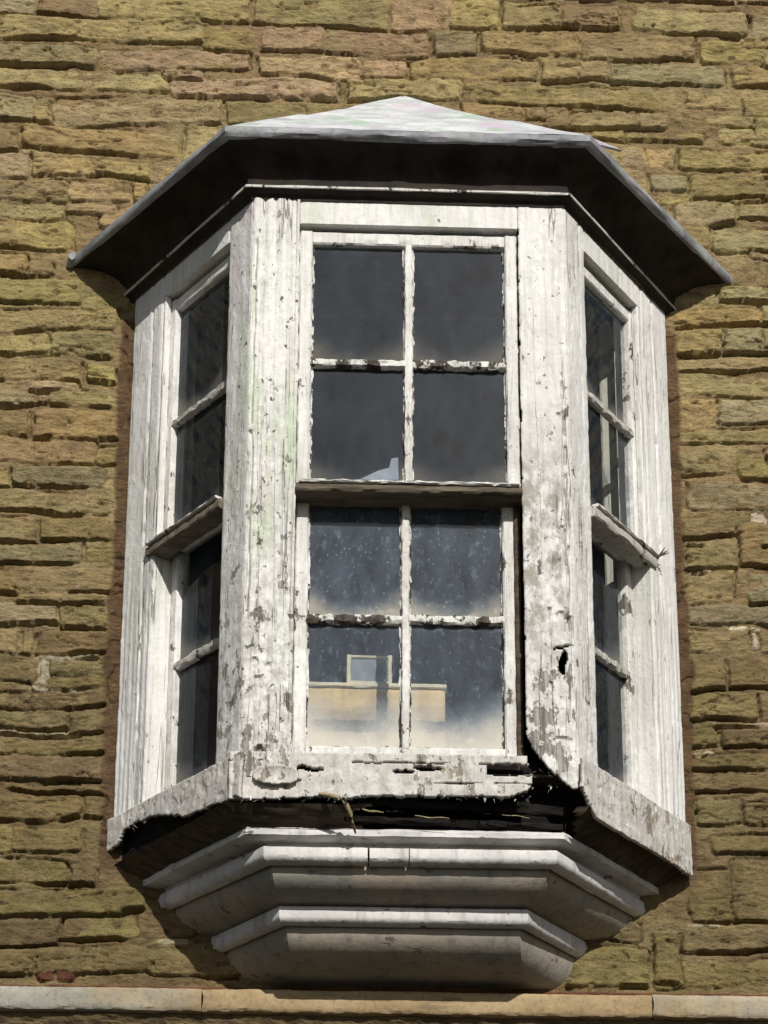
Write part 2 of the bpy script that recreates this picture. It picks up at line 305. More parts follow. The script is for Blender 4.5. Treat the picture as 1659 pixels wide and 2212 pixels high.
def build_wall():
    xs = axis(-2.5, -1.72, 1.62, 2.4, .0042, .02); zs = axis(-2.3, -1.72, 2.72, 3.4, .0042, .02)
    X, Z = np.meshgrid(xs, zs)
    wx = X+.030*fbm(X*6, Z*8, 2, 11)+.018*fbm(X*20, Z*24, 2, 12)
    wz = Z+.034*fbm(X*4, Z*6, 2, 21)+.014*fbm(X*11, Z*16, 2, 22)+.005*fbm(X*40, Z*50, 3, 23)
    H = np.full(X.shape, -1.); D = np.full(X.shape, 9.); TI = np.zeros(X.shape+(3,))
    L = [(int(a)/1e3, int(b)/1e3, int(c)/1e3, int(d)/1e3, e) for a, b, c, d, e in (q.split(',') for q in STONES.split(';'))]
    rr = random.Random(5)
    def course(x0, x1, z0, z1):
        z = z0
        while z < z1:
            h = rr.uniform(.07, .13); x = x0-rr.uniform(0, .2)
            while x < x1:
                w = rr.uniform(.16, .5); L.append((x, z, min(x+w, x1), z+h-.012, rr.choice('oogptb'))); x += w+.012
            z += h
    course(-2.5, -1.68, -2.3, 3.4); course(1.52, 2.4, -2.3, 3.4); course(-1.66, 1.5, 2.60, 3.4); course(-1.66, 1.5, -2.3, -1.70)
    course(-.95, .95, 1.25, 1.9)
    B = np.zeros(X.shape); V = np.zeros(X.shape); ov = sst(-.06, .08, fbm(X*9+5, Z*5, 3, 101)); op = sst(-.06, .12, fbm(X*4.5, Z*8, 4, 95)); ow = .002+.006*sst(-.2, .25, fbm(X*7, Z*9, 3, 96))
    for k, (x0, z0, x1, z1, c) in enumerate(L):
        if x1-x0 < .01: continue
        x0 -= .004; x1 += .004; z0 -= .001; z1 += .004
        j0, j1 = np.searchsorted(xs, (x0-.09, x1+.09)); i0, i1 = np.searchsorted(zs, (z0-.09, z1+.09))
        if j1 <= j0 or i1 <= i0: continue
        sl = (slice(i0, i1), slice(j0, j1)); px, pz = wx[sl], wz[sl]
        hx, hz = (x1-x0)/2, (z1-z0)/2; r = min(rr.uniform(.012, .035), hx*.7, hz*.7)
        tl = rr.uniform(-.05, .05); dx, dz = px-(x0+x1)/2, pz-(z0+z1)/2
        dz = dz-tl*dx
        qx, qz = np.abs(dx)-hx+r, np.abs(dz)-hz+r
        d = np.hypot(np.maximum(qx, 0), np.maximum(qz, 0))+np.minimum(np.maximum(qx, qz), 0)-r
        D[sl] = np.minimum(D[sl], d)
        e = np.where(dz < 0, (.005), .014)                      # arris: sharper below, weathered above
        rise = sst(-.5, 1, -d/e)
        h = rr.uniform(-.007, .008)+dz*rr.uniform(-.12, .05)+dx*rr.uniform(-.025, .025)-(.006 if c == 'L' else 0)
        sd = k*13
        h = h+.020*fbm(px*7+k, pz*18, 3, sd)+.009*fbm(px*26, pz*50+k, 3, sd+3)
        st = fbm(px*5+k, pz*20, 4, sd+11); h = h+.014*(np.round(st*6)/6)*(c != 'L')
        cr = np.abs(fbm(px*4+k*3, pz*30, 3, sd+5)); cm = fbm(px*6+k, pz*12, 3, sd+6)
        h = h-.018*sst(.026, .010, cr)*sst(.02, .10, cm)*(c != 'L')          # bedding cracks
        pit = fbm(px*26+k, pz*34, 2, sd+8); h = h-.012*sst(.24, .30, pit)
        h = h-.016*(1-rise)
        B[sl] = np.maximum(B[sl], sst(hx+.012, hx-.02, np.abs(dx))*sst(.0095, .0055, -dz-hz)*sst(-ow[sl]-.004, -ow[sl], -dz-hz)*op[sl])
        V[sl] = np.maximum(V[sl], sst(.0075, .0035, np.abs(np.abs(dx)-hx))*sst(hz, hz-.015, np.abs(dz))*ov[sl]*(c != 'L'))
        hh = H[sl]; tt = TI[sl]; up = (h > hh) & (d < .004)
        base = np.array(PAL[c])*rr.uniform(.82, 1.16)*(1.22 if z0 > .6 else .95 if z0 > -.3 else .70)*np.array((1, rr.uniform(.95, 1.05), rr.uniform(.90, 1.10)))  # brightness falloff down the wall put into the stone tints by height
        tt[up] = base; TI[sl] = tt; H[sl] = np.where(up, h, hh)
    # joints: deep and dark where tight, filled with brown earth mortar where wide
    side = sst(-.02, .16, fbm(X*6+30, Z*6, 3, 96))
    g = -.009+.014*fbm(X*22, Z*40, 4, 77)+.006*fbm(X*90, Z*90, 2, 78)-.022*side*sst(.010, .0, np.abs(D))
    mort = np.array((.285, .215, .125))
    mm = sst(-.12, .15, fbm(X*5, Z*5, 3, 97))[..., None]; mt = mort*(1-mm)+np.array((.36, .295, .170))*mm
    mt = mt*(.76+.36*sst(-.9, .6, Z))[..., None]; m = g > H; TI[m] = mt[m]; H = np.maximum(H, g)  # mortar colour carries the same falloff, darker towards the bottom
    H = H-.032*np.maximum(B, .5*V)
    rb = sst(-1.556, -1.546, Z)*sst(-1.520+.01*fbm(X*14, X*0, 3, 98), -1.530, Z)   # red bedding mortar over the string course
    H = H*(1-rb)+(-.002+.008*fbm(X*20, Z*60, 3, 99))*rb; TI = TI*(1-rb[..., None])+np.array((.17, .07, .045))*rb[..., None]
    # the smooth earth-coloured fillet against the window frame
    ax = np.abs(X+.005); ed = 1.040+.030*fbm(Z*5, X*0+3, 3, 91)+.022*fbm(Z*20, X*0, 3, 92)
    fm = sst(ed+.010, ed-.008, ax)*sst(1.12, 1.04, Z)*sst(-1.16, -1.06, Z)*(ax > .9)
    fh = -.006+.004*fbm(X*20, Z*12, 3, 93)+.005*fbm(X*70, Z*60, 2, 94)-.010*sst(.02, .008, np.abs(fbm(X*9, Z*7, 3, 103)))
    H = H*(1-fm)+fh*fm; TI = TI*(1-fm[..., None])+np.array((.150, .098, .060))*fm[..., None]
    # behind the string course the wall steps back a little
    H = H-.02*sst(-1.535, -1.555, Z)
    P = np.stack([X, -H, Z], -1)
    nr, nc = X.shape; idx = np.arange(nr*nc).reshape(nr, nc)
    q = np.stack([idx[:-1, :-1], idx[:-1, 1:], idx[1:, 1:], idx[1:, :-1]], -1).reshape(-1, 4)
    cx = (X[:-1, :-1]+X[1:, 1:])/2; cz = (Z[:-1, :-1]+Z[1:, 1:])/2
    hole = (np.abs(cx) < .93) & (cz > -.955) & (cz < 1.11)
    q = q[~hole.reshape(-1)]
    me = bpy.data.meshes.new('stone_wall')
    me.vertices.add(nr*nc); me.vertices.foreach_set('co', P.astype(np.float32).reshape(-1))
    me.loops.add(q.size); me.polygons.add(len(q))
    me.loops.foreach_set('vertex_index', q.astype(np.int32).reshape(-1))
    me.polygons.foreach_set('loop_start', np.arange(0, q.size, 4, dtype=np.int32)); me.polygons.foreach_set('loop_total', np.full(len(q), 4, np.int32))
    me.update(calc_edges=True)
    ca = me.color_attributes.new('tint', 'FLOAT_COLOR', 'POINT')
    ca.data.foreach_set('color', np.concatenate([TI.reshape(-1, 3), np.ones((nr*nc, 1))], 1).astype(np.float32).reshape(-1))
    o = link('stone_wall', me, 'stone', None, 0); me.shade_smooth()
    return o
wall = build_wall()
wall['label'] = 'rough ochre rubble stone wall around the white oriel window'; wall['category'] = 'wall'; wall['kind'] = 'thing'

# pale moulded string course under the oriel, in lengths
def course_block(x0, x1, mat, sd, label=None):
    nx = int((x1-x0)/.012); xs = np.linspace(x0, x1, nx)
    prof = [(-.01, -1.545), (-.050, -1.548), (-.062, -1.553), (-.066, -1.562), (-.066, -1.59), (-.064, -1.618), (-.058, -1.627), (-.040, -1.630), (-.01, -1.633)]
    pr = []
    for a, b in zip(prof[:-1], prof[1:]):
        for t in (0, .5): pr.append((a[0]+(b[0]-a[0])*t, a[1]+(b[1]-a[1])*t))
    pr.append(prof[-1]); P = np.zeros((len(pr), nx, 3))
    for i, (y, z) in enumerate(pr):
        P[i, :, 0] = xs; P[i, :, 1] = y+.006*fbm(xs*9, xs*0+i*.35+sd, 4, 31)+.004*fbm(xs*40, xs*0+i*.6, 3, 33); P[i, :, 2] = z+.008*fbm(xs*4, xs*0+sd, 3, 35)+.004*fbm(xs*50, xs*0+i, 2, 36)
    P[:, 0, 0] += .003*np.sin(np.arange(len(pr))); b = MB().grid(P)
    for c in (0, nx-1): b.f.append(tuple(i*nx+c for i in range(len(pr))))
    o = b.build('ledge_block', mat, wall, 40)
    if label: o['label'] = label
course_block(-2.5, -.672, 'ledge_tan', 1, 'pale grey length of the moulded stone ledge'); course_block(-.668, .846, 'ledge_tan', 2, 'tan length of the moulded stone ledge'); course_block(.850, 2.4, 'ledge_tan', 3, 'grey length of the moulded stone ledge')
# rough projecting stones under the ledge
xs = np.linspace(-2.5, 2.4, 420); P = np.zeros((9, len(xs), 3))
for i in range(9):
    t = i/8; P[i, :, 0] = xs; P[i, :, 2] = -1.634-.05*t; P[i, :, 1] = -.036+.030*t+.014*fbm(xs*13, xs*0+i*.3, 4, 41)+.008*fbm(xs*50, xs*0+i*.8, 2, 42)
MB().grid(P).build('ledge_bed', 'under', wall, 0)

# ------------------------------------------------------------------ the oriel window
OW = root('oriel_window', (0, -.3, -1.55), 'white peeling canted oriel window with a lead roof on the stone wall', 'window')
class Face:
    def __init__(s, O, U): s.O = np.array((*O, 0.)); s.U = np.array((*U, 0.)); s.N = np.cross(s.U, (0, 0, 1.))
    def p(s, u, n, z): return s.O+s.U*u+s.N*n+np.array((0, 0, z))
    def P(s, u, n, z): return s.O+u[..., None]*s.U+n[..., None]*s.N+z[..., None]*np.array((0, 0, 1.))
_l = math.hypot(.46, .6)
FR = Face((0, -.6), (1, 0)); RT = Face((.54, -.6), (.46/_l, .6/_l)); LF = Face((-1.0, 0), (.46/_l, -.6/_l))
ZV = np.array((0, 0, 1.))
def panel(name, F, u0, u1, z0, z1, mat, n0=0., hf=None, keep=None, ej=.0015, thick=.08, du=.005, dz=.008, seed=0, parent=None, smooth=40, rough=.0012):
    nu = max(3, int((u1-u0)/du)); nz = max(3, int((z1-z0)/dz))
    u, z = np.meshgrid(np.linspace(u0, u1, nu), np.linspace(z0, z1, nz))
    n = n0+rough*2*fbm(u*60, z*22, 4, seed+1)
    if hf is not None: n = n+hf(u, z)
    w = sst(.012, 0, u-u0)*ej*2*fbm(z*28, u*0+seed, 4, 3)+sst(.012, 0, u1-u)*ej*2*fbm(z*28, u*0+seed+9, 4, 4)
    n = n-.003*(sst(.007, 0, u-u0)+sst(.007, 0, u1-u))
    P = F.P(u+w, n, z)
    k = None
    if keep is not None: k = keep((u[:-1, :-1]+u[1:, 1:])/2, (z[:-1, :-1]+z[1:, 1:])/2)
    b = MB().grid(P, k)
    if k is not None: return b.build(name, mat, parent or OW, smooth, thick, recalc=False)
    nb = np.full(u.shape, n0-thick); Q = F.P(u+w*.4, nb, z)
    for e, f in ((P[:, 0], Q[:, 0]), (P[:, -1], Q[:, -1]), (P[0], Q[0]), (P[-1], Q[-1])):
        c = len(b.v); m = len(e); b.v += [tuple(q) for q in e]+[tuple(q) for q in f]
        b.f += [(c+i, c+i+1, c+m+i+1, c+m+i) for i in range(m-1)]
    c = len(b.v); b.v += [tuple(Q[0, 0]), tuple(Q[0, -1]), tuple(Q[-1, -1]), tuple(Q[-1, 0])]; b.f.append((c, c+1, c+2, c+3))
    return b.build(name, mat, parent or OW, smooth)
def groove(u, z, at, w=.003, d=.004, wob=.004, sd=0, z0=-9, z1=9):
    c = at+wob*2*fbm(z*7, z*0+sd, 4, 51)
    k = sst(-.04, .06, fbm(z*16, z*0+sd, 3, 52)+.22)
    return -d*np.exp(-((u-c)/w)**2)*k*sst(z0, z0+.03, z)*sst(z1, z1-.03, z)
def flakes(u, z, d=.002, sd=0, sc=16, th=.06):
    return -d*sst(th, th+.02, fbm(u*sc*1.6, z*sc, 5, 61+sd))
def blob(u, z, c, r, d, sd=0):
    q = np.hypot((u-c[0])/r[0], (z-c[1])/r[1])+.9*fbm(u*40, z*40, 3, 70+sd)
    return -d*sst(1.05, .85, q)

# corner posts
def hL(u, z):
    h = groove(u, z, -.5285, .0050, .018, .006, 21, -.45, 1.0)+groove(u, z, -.500, .004, .006, .004, 1)+groove(u, z, -.462, .005, .004, .003, 2)+groove(u, z, -.425, .004, .004, .003, 3)+groove(u, z, -.392, .003, .004, .002, 4)
    h += .0012*np.sin((u+.54)*130+4*fbm(z*3, u*9, 3, 44))*sst(-.95, -.2, z)+.003*fbm(u*60, z*5, 4, 45)+flakes(u, z, .0025, 0, 14, .05)+flakes(u, z, .0015, 3, 30, .05)
    for c, r in (((-.50, -.60), (.012, .012)), ((-.455, -.615), (.012, .009)), ((-.49, -.66), (.010, .008))): h += blob(u, z, c, r, .010, 1)
    h += .004*sst(.0, .03, z+.885+.10*(u+.47)+.03*fbm(u*30, z*0, 3, 5)*2)          # loose lower skin of paint
    h += blob(u, z, (-.478, -.925), (.016, .024), .018, 3)+blob(u, z, (-.43, -.935), (.012, .010), .012, 4)
    return h
lp = panel('corner_post', FR, -.54, -.378, -1.0, 1.16, 'paint_algae', 0, hL, None, .003, .10, .0042, .006, 1)
lp['label'] = 'green and pink stained left corner post'
def hR(u, z):
    h = groove(u, z, .521, .0045, .016, .008, 6, -.5, .5)+flakes(u, z, .002, 5, 13, .06)+.002*fbm(u*12, z*7, 3, 8)
    h += blob(u, z, (.500, -.585), (.02, .06), .004, 7)
    for c, r in (((.51, -.10), (.014, .010)), ((.50, -.42), (.020, .016)), ((.525, -.45), (.007, .028)), ((.508, .33), (.010, .010)), ((.462, -.66), (.007, .006)), ((.49, -.855), (.030, .005)), ((.44, .45), (.007, .006)), ((.46, -.395), (.006, .006))): h += blob(u, z, c, r, .010, 9)
    return h
def kR(u, z):
    edge = np.interp(z, (-1.03, -1.0, -.95, -.90, -.84), (.530, .496, .450, .410, .376))+.022*fbm(z*34, u*20, 4, 10)
    hole = (np.hypot((u-.502+.004*np.sin(z*60))/.0135, (z+.585)/.046)+.35*fbm(u*60, z*60, 2, 11) < 1) | ((np.abs(z+.532-.25*(u-.49)) < .0055+.004*fbm(u*70, z*0, 2, 12)) & (u > .468) & (u < .530))
    return (u > edge) & ~hole
rp = panel('corner_post', FR, .378, .54, -1.025, 1.16, 'paint_dirty', 0, hR, kR, .0025, .012, .0042, .006, 2)
rp['label'] = 'grimy right corner post with a rotted foot'
hf_ = lambda sd: (lambda u, z: flakes(u, z, .0018, sd, 12, .08)+groove(u, z, .35 if sd > 3 else .1, .003, .003, .01, sd))
panel('post_return', RT, .0015, .14, -1.0, 1.16, 'paint', 0, hf_(1), None, .002, .022, .006, .008, 3)
panel('post_return', LF, .616, _l-.0015, -1.0, 1.16, 'paint_algae', 0, hf_(2), None, .002, .10, .006, .008, 4)
# wall posts
def hW(c): return lambda u, z: groove(u, z, c, .004, .007, .003, 11)+flakes(u, z, .0015, 6, 10, .1)+.0015*np.sin(u*210)*sst(.2, -.3, z)
panel('wall_post', LF, 0, .195, -.93, 1.16, 'paint_wall', 0, hW(.13), None, .0008, .12, .006, .008, 5)
panel('wall_post', RT, .561, _l, -.97, 1.16, 'paint_wall', 0, hW(.64), None, .0008, .12, .006, .008, 6)
# heads
panel('head_rail', FR, -.3775, .3775, 1.062, 1.16, 'paint_head', -.002, None, None, .0, .10, .008, .008, 7)
panel('head_rail', RT, .1405, .5605, 1.062, 1.16, 'paint_head', -.002, None, None, .0, .10, .008, .008, 8)
panel('head_rail', LF, .1955, .6155, 1.062, 1.16, 'paint_head', -.002, None, None, .0, .10, .008, .008, 9)

# sashes
def pane(F, u0, u1, z0, z1, n, g, parent, name='pane'):
    r, c = 10, 8; u, z = np.meshgrid(np.linspace(u0, u1, c), np.linspace(z0, z1, r))
    P = F.P(u, n+.0008*fbm(u*8, z*8, 2, int(abs(u0*97+z0*41))), z); b = MB().grid(P)
    me = bpy.data.meshes.new(name); me.from_pydata(b.v, [], b.f); me.update()
    uvl = me.uv_layers.new(name='uv'); uv = np.stack([(u-u0)/(u1-u0), (z-z0)/(z1-z0)], -1).reshape(-1, 2)
    vi = np.zeros(len(me.loops), np.int32); me.loops.foreach_get('vertex_index', vi); uvl.data.foreach_set('uv', uv[vi].astype(np.float32).reshape(-1))
    return link(name, me, GLASS[g], parent, 0)
def sash(F, u0, u1, z0, z1, n0, cols, zbar, st=.042, t=.042, rt=.045, rb=.045, upper=True, gl=((0, 0), (0, 0)), sd=0, mun=.026):
    b = MB(); nc = n0-t/2; N, U = F.N, F.U
    b.bar(F.p(u0+st/2, nc, z0), F.p(u0+st/2, nc, z1), U, st, N, t, .0016, None, .005, sd)
    b.bar(F.p(u1-st/2, nc, z0), F.p(u1-st/2, nc, z1), U, st, N, t, .0016, None, .005, sd+1)
    b.bar(F.p(u0+st, nc, z1-rt/2), F.p(u1-st, nc, z1-rt/2), ZV, rt, N, t-.003, .0016, None, .005, sd+2)
    if rb: b.bar(F.p(u0+st, nc, z0+rb/2), F.p(u1-st, nc, z0+rb/2), ZV, rb, N, t-.003, .002, None, .005, sd+3)
    s = b.build('upper_sash' if upper else 'lower_sash', 'paint_bar', OW, 40)
    gu0, gu1, gz0, gz1 = u0+st, u1-st, z0+rb, z1-rt; um = (gu0+gu1)/2; ng = n0-t*.55
    # putty / moulded lip round the glass opening
    if cols == 2:
        g = MB(); g.bar(F.p(um, n0-.012, gz0-.004), F.p(um, n0-.012, gz1+.004), U, mun, N, .022, .0032, int((gz1-gz0)/.009), .004, sd+4, 45); g.build('glazing_bar', 'paint_bar', s, 40)
    segs = [(gu0-.003, um-mun/2+.002), (um+mun/2-.002, gu1+.003)] if cols == 2 else [(gu0-.003, gu1+.003)]
    for i, (a, c) in enumerate(segs):
        g = MB(); g.bar(F.p(a, n0-.013, zbar+.004*i), F.p(c, n0-.013, zbar+.004*i), ZV, .030, N, .026, .0055, int((c-a)/.007), .006, sd+5+i, 40); g.build('glazing_bar', 'side_rail' if F is not FR else 'paint_worn', s, 40)
    if F is FR:
        g = MB()
        for ua, ub in ((gu0, um-mun/2), (um+mun/2, gu1)):
            for za, zb in ((gz0, zbar-.015), (zbar+.015, gz1)):
                for p0, p1, wd in (((ua, za), (ua, zb), F.U), ((ub, za), (ub, zb), F.U), ((ua, za), (ub, za), ZV)):
                    L_ = abs(p1[0]-p0[0])+abs(p1[1]-p0[1]); g.bar(F.p(p0[0], n0-.020, p0[1]), F.p(p1[0], n0-.020, p1[1]), wd, .010, N, .008, .0065, int(L_/.008), .003, sd+int(abs(p0[0]*990+p1[1]*770)) % 50, 38)
        o = g.build('putty', 'paint_worn', s, 40); o['kind'] = 'stuff'
    for r, (za, zb) in enumerate(((gz0-.004, zbar), (zbar, gz1+.004))):
        for c in range(cols):
            ua, ub = (gu0-.004, gu1+.004) if cols == 1 else ((gu0-.004, um) if c == 0 else (um, gu1+.004))
            pane(F, ua, ub, za, zb, ng, gl[r][c % len(gl[r])], s)
    return s
def meeting_rail(F, u0, u1, s, sd=0, z0=.014, z1=.042, nA=.020, nB=-.095):
    b = MB(); b.bar(F.p(u0, (nA+nB)/2, (z0+z1)/2), F.p(u1, (nA+nB)/2, (z0+z1)/2), ZV, z1-z0, F.N, nA-nB, .0035, None, .006, sd, 30); b.build('meeting_rail', 'rail_wood' if F is FR else 'left_rail' if F is LF else 'side_rail', s, 40)
    b = MB(); b.bar(F.p(u0+.01, nA-.006, z1+.0045), F.p(u1-.01, nA-.006, z1+.0045), ZV, .010, F.N, .030, .004, None, .003, sd+4, 40); b.build('rail_lip', 'paint_bar', s, 40)
sU = sash(FR, -.3765, .3765, .045, 1.046, -.022, 2, .528, .044, .042, .048, .004, True, ((0, 0), (0, 0)), 1)
meeting_rail(FR, -.377, .377, sU, 3)
sL = sash(FR, -.376, .360, -.935, .085, -.068, 2, -.408, .044, .042, .045, .072, False, ((2, 2), (1, 1)), 11)
for F, o in ((LF, 0), (RT, 1)):
    a, c = (.197, .614) if o == 0 else (.142, .559)
    s = sash(F, a, c, .052, 1.046, -.030, 1, .528, .042, .042, .048, .004, True, ((3,), (3,)), 20+o*9)
    meeting_rail(F, a-.03 if o == 0 else a-.002, c+.002 if o == 0 else c+.03, s, 30+o*5, .012, .050, .014, -.062)
    sash(F, a+.002, c-.002, -.945, .085, -.076, 1, -.408, .040, .042, .05, .07, False, ((3,), (3,)), 40+o*9)
    e0, e1 = (a-.001, a+.016) if o == 0 else (c-.028, c+.001)
    b = MB(); b.bar(F.p((e0+e1)/2, -.016, .070), F.p((e0+e1)/2, -.016, 1.060), F.U, e1-e0, F.N, .026, .0016, None, .004, 60+o); b.build('outer_bead', 'paint_wall', OW, 40)
# stop beads beside the lower sashes, and a broken shard in the upper pane
b = MB(); b.bar(FR.p(.3645, -.075, -.94), FR.p(.3645, -.075, .025), FR.U, .022, FR.N, .03, .002); b.build('stop_bead', 'darkwood', OW)
b = MB(); A = [FR.p(-.165, -.022, .078), FR.p(-.034, -.022, .080), FR.p(-.036, -.022, .165), FR.p(-.058, -.022, .160), FR.p(-.066, -.022, .125), FR.p(-.105, -.022, .112)]
b.v = [tuple(q) for q in A]+[tuple(q+FR.N*.003) for q in A]; n = len(A); b.f = [tuple(range(n)), tuple(range(2*n-1, n-1, -1))]+[(i, (i+1) % n, n+(i+1) % n, n+i) for i in range(n)]
b.build('glass_shard', 'frame_glass', sU, 0)

# ------------------------------------------------------------------ rings: (front half width L, R, front y, wall half width L, R, z)
def ring_path(r, n=(26, 60, 26), yw=.03):
    aL, aR, y, bL, bR, z = r; k = yw/abs(y)
    pts = [(-bL-(bL-aL)*k, yw), (-aL, y), (aR, y), (bR+(bR-aR)*k, yw)]; out = []
    for i in range(3):
        for t in np.linspace(0, 1, n[i], endpoint=(i == 2)): out.append((pts[i][0]+(pts[i+1][0]-pts[i][0])*t, pts[i][1]+(pts[i+1][1]-pts[i][1])*t, z))
    return np.array(out)
def loft(name, rings, mat, jit=.002, sub=1, seed=0, keep=None, smooth=28, parent=None, fr=12, solid=None, n=(26, 60, 26)):
    R = []
    for a, b in zip(rings[:-1], rings[1:]):
        for t in range(sub): R.append(np.array(a)+(np.array(b)-np.array(a))*t/sub)
    R.append(np.array(rings[-1])); P = np.stack([ring_path(r, n) for r in R]); nr, nc = P.shape[:2]
    s = np.concatenate([[0], np.cumsum(np.linalg.norm(np.diff(P[0], axis=0), axis=1))])
    for i in range(nr):
        P[i, :, 1] += jit*2*fbm(s*fr, s*0+i*.5+seed, 4, 81); P[i, :, 2] += jit*2*fbm(s*fr, s*0+i*.5+seed+40, 4, 82)
    k = None
    if keep is not None: k = keep((P[:-1, :-1]+P[1:, 1:])/2)
    return MB().grid(P, k).build(name, mat, parent or OW, smooth, solid, recalc=False)
def arc(r0, r1, bulge, n=6):
    """rings between r0 and r1 on a quarter curve; bulge > 0 swells outwards"""
    out = []; r0 = np.array(r0, float); r1 = np.array(r1, float)
    for i in range(n+1):
        t = i/n; ro = r0+(r1-r0)*t
        if bulge > 0: w = math.sin(t*math.pi/2); q = 1-math.cos(t*math.pi/2)
        else: w = 1-math.cos(t*math.pi/2); q = math.sin(t*math.pi/2)
        ro[:5] = r0[:5]+(r1[:5]-r0[:5])*w; ro[5] = r0[5]+(r1[5]-r0[5])*q; out.append(ro)
    return out

# cornice and roof
EV0 = (.632, .612, -.744, 1.243, 1.250, 1.298); EV1 = (.634, .614, -.748, 1.247, 1.254, 1.334)
loft('bed_mould', [(.546, .540, -.602, 1.006, 1.010, 1.150), (.551, .545, -.607, 1.012, 1.014, 1.166), (.562, .555, -.626, 1.030, 1.030, 1.1725), (.5645, .5575, -.632, 1.036, 1.034, 1.175)], 'soffit', .001, 2, 1, None, 25, None, 16)  # shade under the moulding put into colour with the black soffit material
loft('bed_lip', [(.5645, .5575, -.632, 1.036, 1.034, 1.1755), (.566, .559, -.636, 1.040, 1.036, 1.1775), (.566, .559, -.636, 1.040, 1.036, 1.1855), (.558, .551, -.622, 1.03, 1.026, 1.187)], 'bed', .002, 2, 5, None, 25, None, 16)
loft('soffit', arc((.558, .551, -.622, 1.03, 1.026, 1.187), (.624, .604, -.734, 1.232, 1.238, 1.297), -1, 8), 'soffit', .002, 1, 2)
loft('eave_edge', [(.622, .602, -.730, 1.230, 1.236, 1.2965), (.632, .612, -.746, 1.245, 1.252, 1.294), (.638, .618, -.754, 1.252, 1.259, 1.304), (.638, .618, -.754, 1.252, 1.259, 1.325), (.630, .610, -.742, 1.240, 1.247, 1.337)], 'lead_edge', .005, 2, 3, None, 40, None, 9)
A0 = np.array((.630, .610, -.742, 1.240, 1.247, 1.337)); rings = []
for t in np.linspace(0, .985, 22):
    r = A0*(1-t); r[5] = 1.337+(2.115-1.337)*(t-.012*math.sin(math.pi*t)); r[2] = min(r[2], -.004)
    if t > .42: r[5] -= .010
    rings.append(tuple(r))
loft('roof', rings, 'lead', .004, 1, 4, None, 22, None, 5)
b = MB(); b.v = [(.585, -.738, 1.350), (.61, -.72, 1.330), (.745, -.655, 1.352), (.60, -.66, 1.40), (.60, -.70, 1.345), (.735, -.650, 1.347)]; b.f = [(0, 1, 2, 3), (0, 1, 5, 4), (1, 2, 5), (3, 2, 5, 4), (0, 3, 4)]
b.build('lead_flap', 'lead', OW, 0)
b = MB(); b.bar((-1.250, -.004, 1.305), (-1.238, -.035, 1.318), (0, 0, 1), .036, (1, 0, 0), .024, .003, 6, .010)
b.build('eave_end', 'lead_edge', OW, 50)

# sill boards
bx = lambda u, z: flakes(u, z, .003, 3, 13, .04)+.006*fbm(u*9, z*34, 4, 15)
def kS(u, z):
    lo = np.interp(u, (-.58, -.50, -.36, -.28, -.22, -.1, .1, .3, .36, .42, .56), (-1.078, -1.076, -1.070, -1.062, -1.070, -1.056, -1.055, -1.054, -1.04, -1.0, -1.0))+.016*fbm(u*30, u*0, 4, 16, .65)
    notch = (u > .225+.02*fbm(z*40, z*0, 2, 17)) & (z > -.985+.012*fbm(u*50, u*0, 2, 18)+.05*(u < .25)) & (z < -.945+.01*fbm(u*40, u*0, 2, 19))
    gone = u > .385+.03*fbm(z*30, u*10, 3, 20)
    slit = (np.abs(z+.945-.008*fbm(u*30, u*0, 3, 21)) < .004) & (fbm(u*9, u*0+3, 2, 22) > -.02)
    slit = slit | ((np.abs(z+1.012-.012*fbm(u*14, u*0, 3, 31)) < .0035) & (fbm(u*8, u*0+7, 2, 32) > .02)) | (np.hypot((u-.06)/.05, (z+.962)/.012)+.9*fbm(u*40, z*40, 3, 33) < .8)
    nib = (u > -.36) & (u < -.275) & (np.abs(z+.968-.02*fbm(u*50, u*0, 3, 23)) < .009)
    chip = blob(u, z, (-.02, -.975), (.035, .010), 1., 5) < -.5
    return (z > lo) & ~notch & ~gone & ~slit & ~nib & ~chip
panel('sill_board', FR, -.575, .55, -1.075, -.915, 'paint_rot', -.004, bx, kS, .001, .020, .005, .004, 31, None, 40, .001)
# loose flap of paint at the left foot
def kf(u, z):
    q = np.maximum(np.abs((u+.428)/.075)**2.4+np.abs((z+1.0)/.030)**2.2+.5*fbm(u*22, z*22, 3, 24), 0); return q < 1
panel('paint_flap', FR, -.51, -.345, -1.036, -.965, 'paint_rot', .008, lambda u, z: .010*((z+1.0)/.03)**2, kf, .001, .006, .004, .004, 33)
def kL(u, z):
    lo = np.interp(u, (-.02, .05, .09, .17, .30, .40, .47, .78), (-1.036, -1.034, -1.00, -.982, -.996, -1.03, -1.052, -1.078))+.018*fbm(u*20, u*0, 4, 25)
    return z > lo
panel('sill_board', LF, -.02, _l+.02, -1.09, -.925, 'paint_rot', .012, lambda u, z: bx(u, z), kL, .001, .014, .005, .004, 35, None, 40, .001)
def kRt(u, z): return (z > np.interp(u, (0, .03, .07, .4, .76), (-1.03, -1.07, -1.105, -1.106, -1.110))+.004*fbm(u*24, u*0, 3, 26)) & (u > -.006+.012*fbm(z*25, z*0, 2, 27))
panel('sill_board', RT, -.02, _l-.012, -1.115, -.925, 'paint_rot', .026, bx, kRt, .001, .014, .005, .004, 37, None, 40, .001)
b = MB(); b.bar(LF.p(.01, -.045, -1.01), LF.p(.74, -.045, -1.01), ZV, .155, LF.N, .02, .004, 30, .004); b.build('hollow_shade_back', 'blackwood_and_shade', OW, 40)  # added black board: the hollow's shade behind the left sill as colour
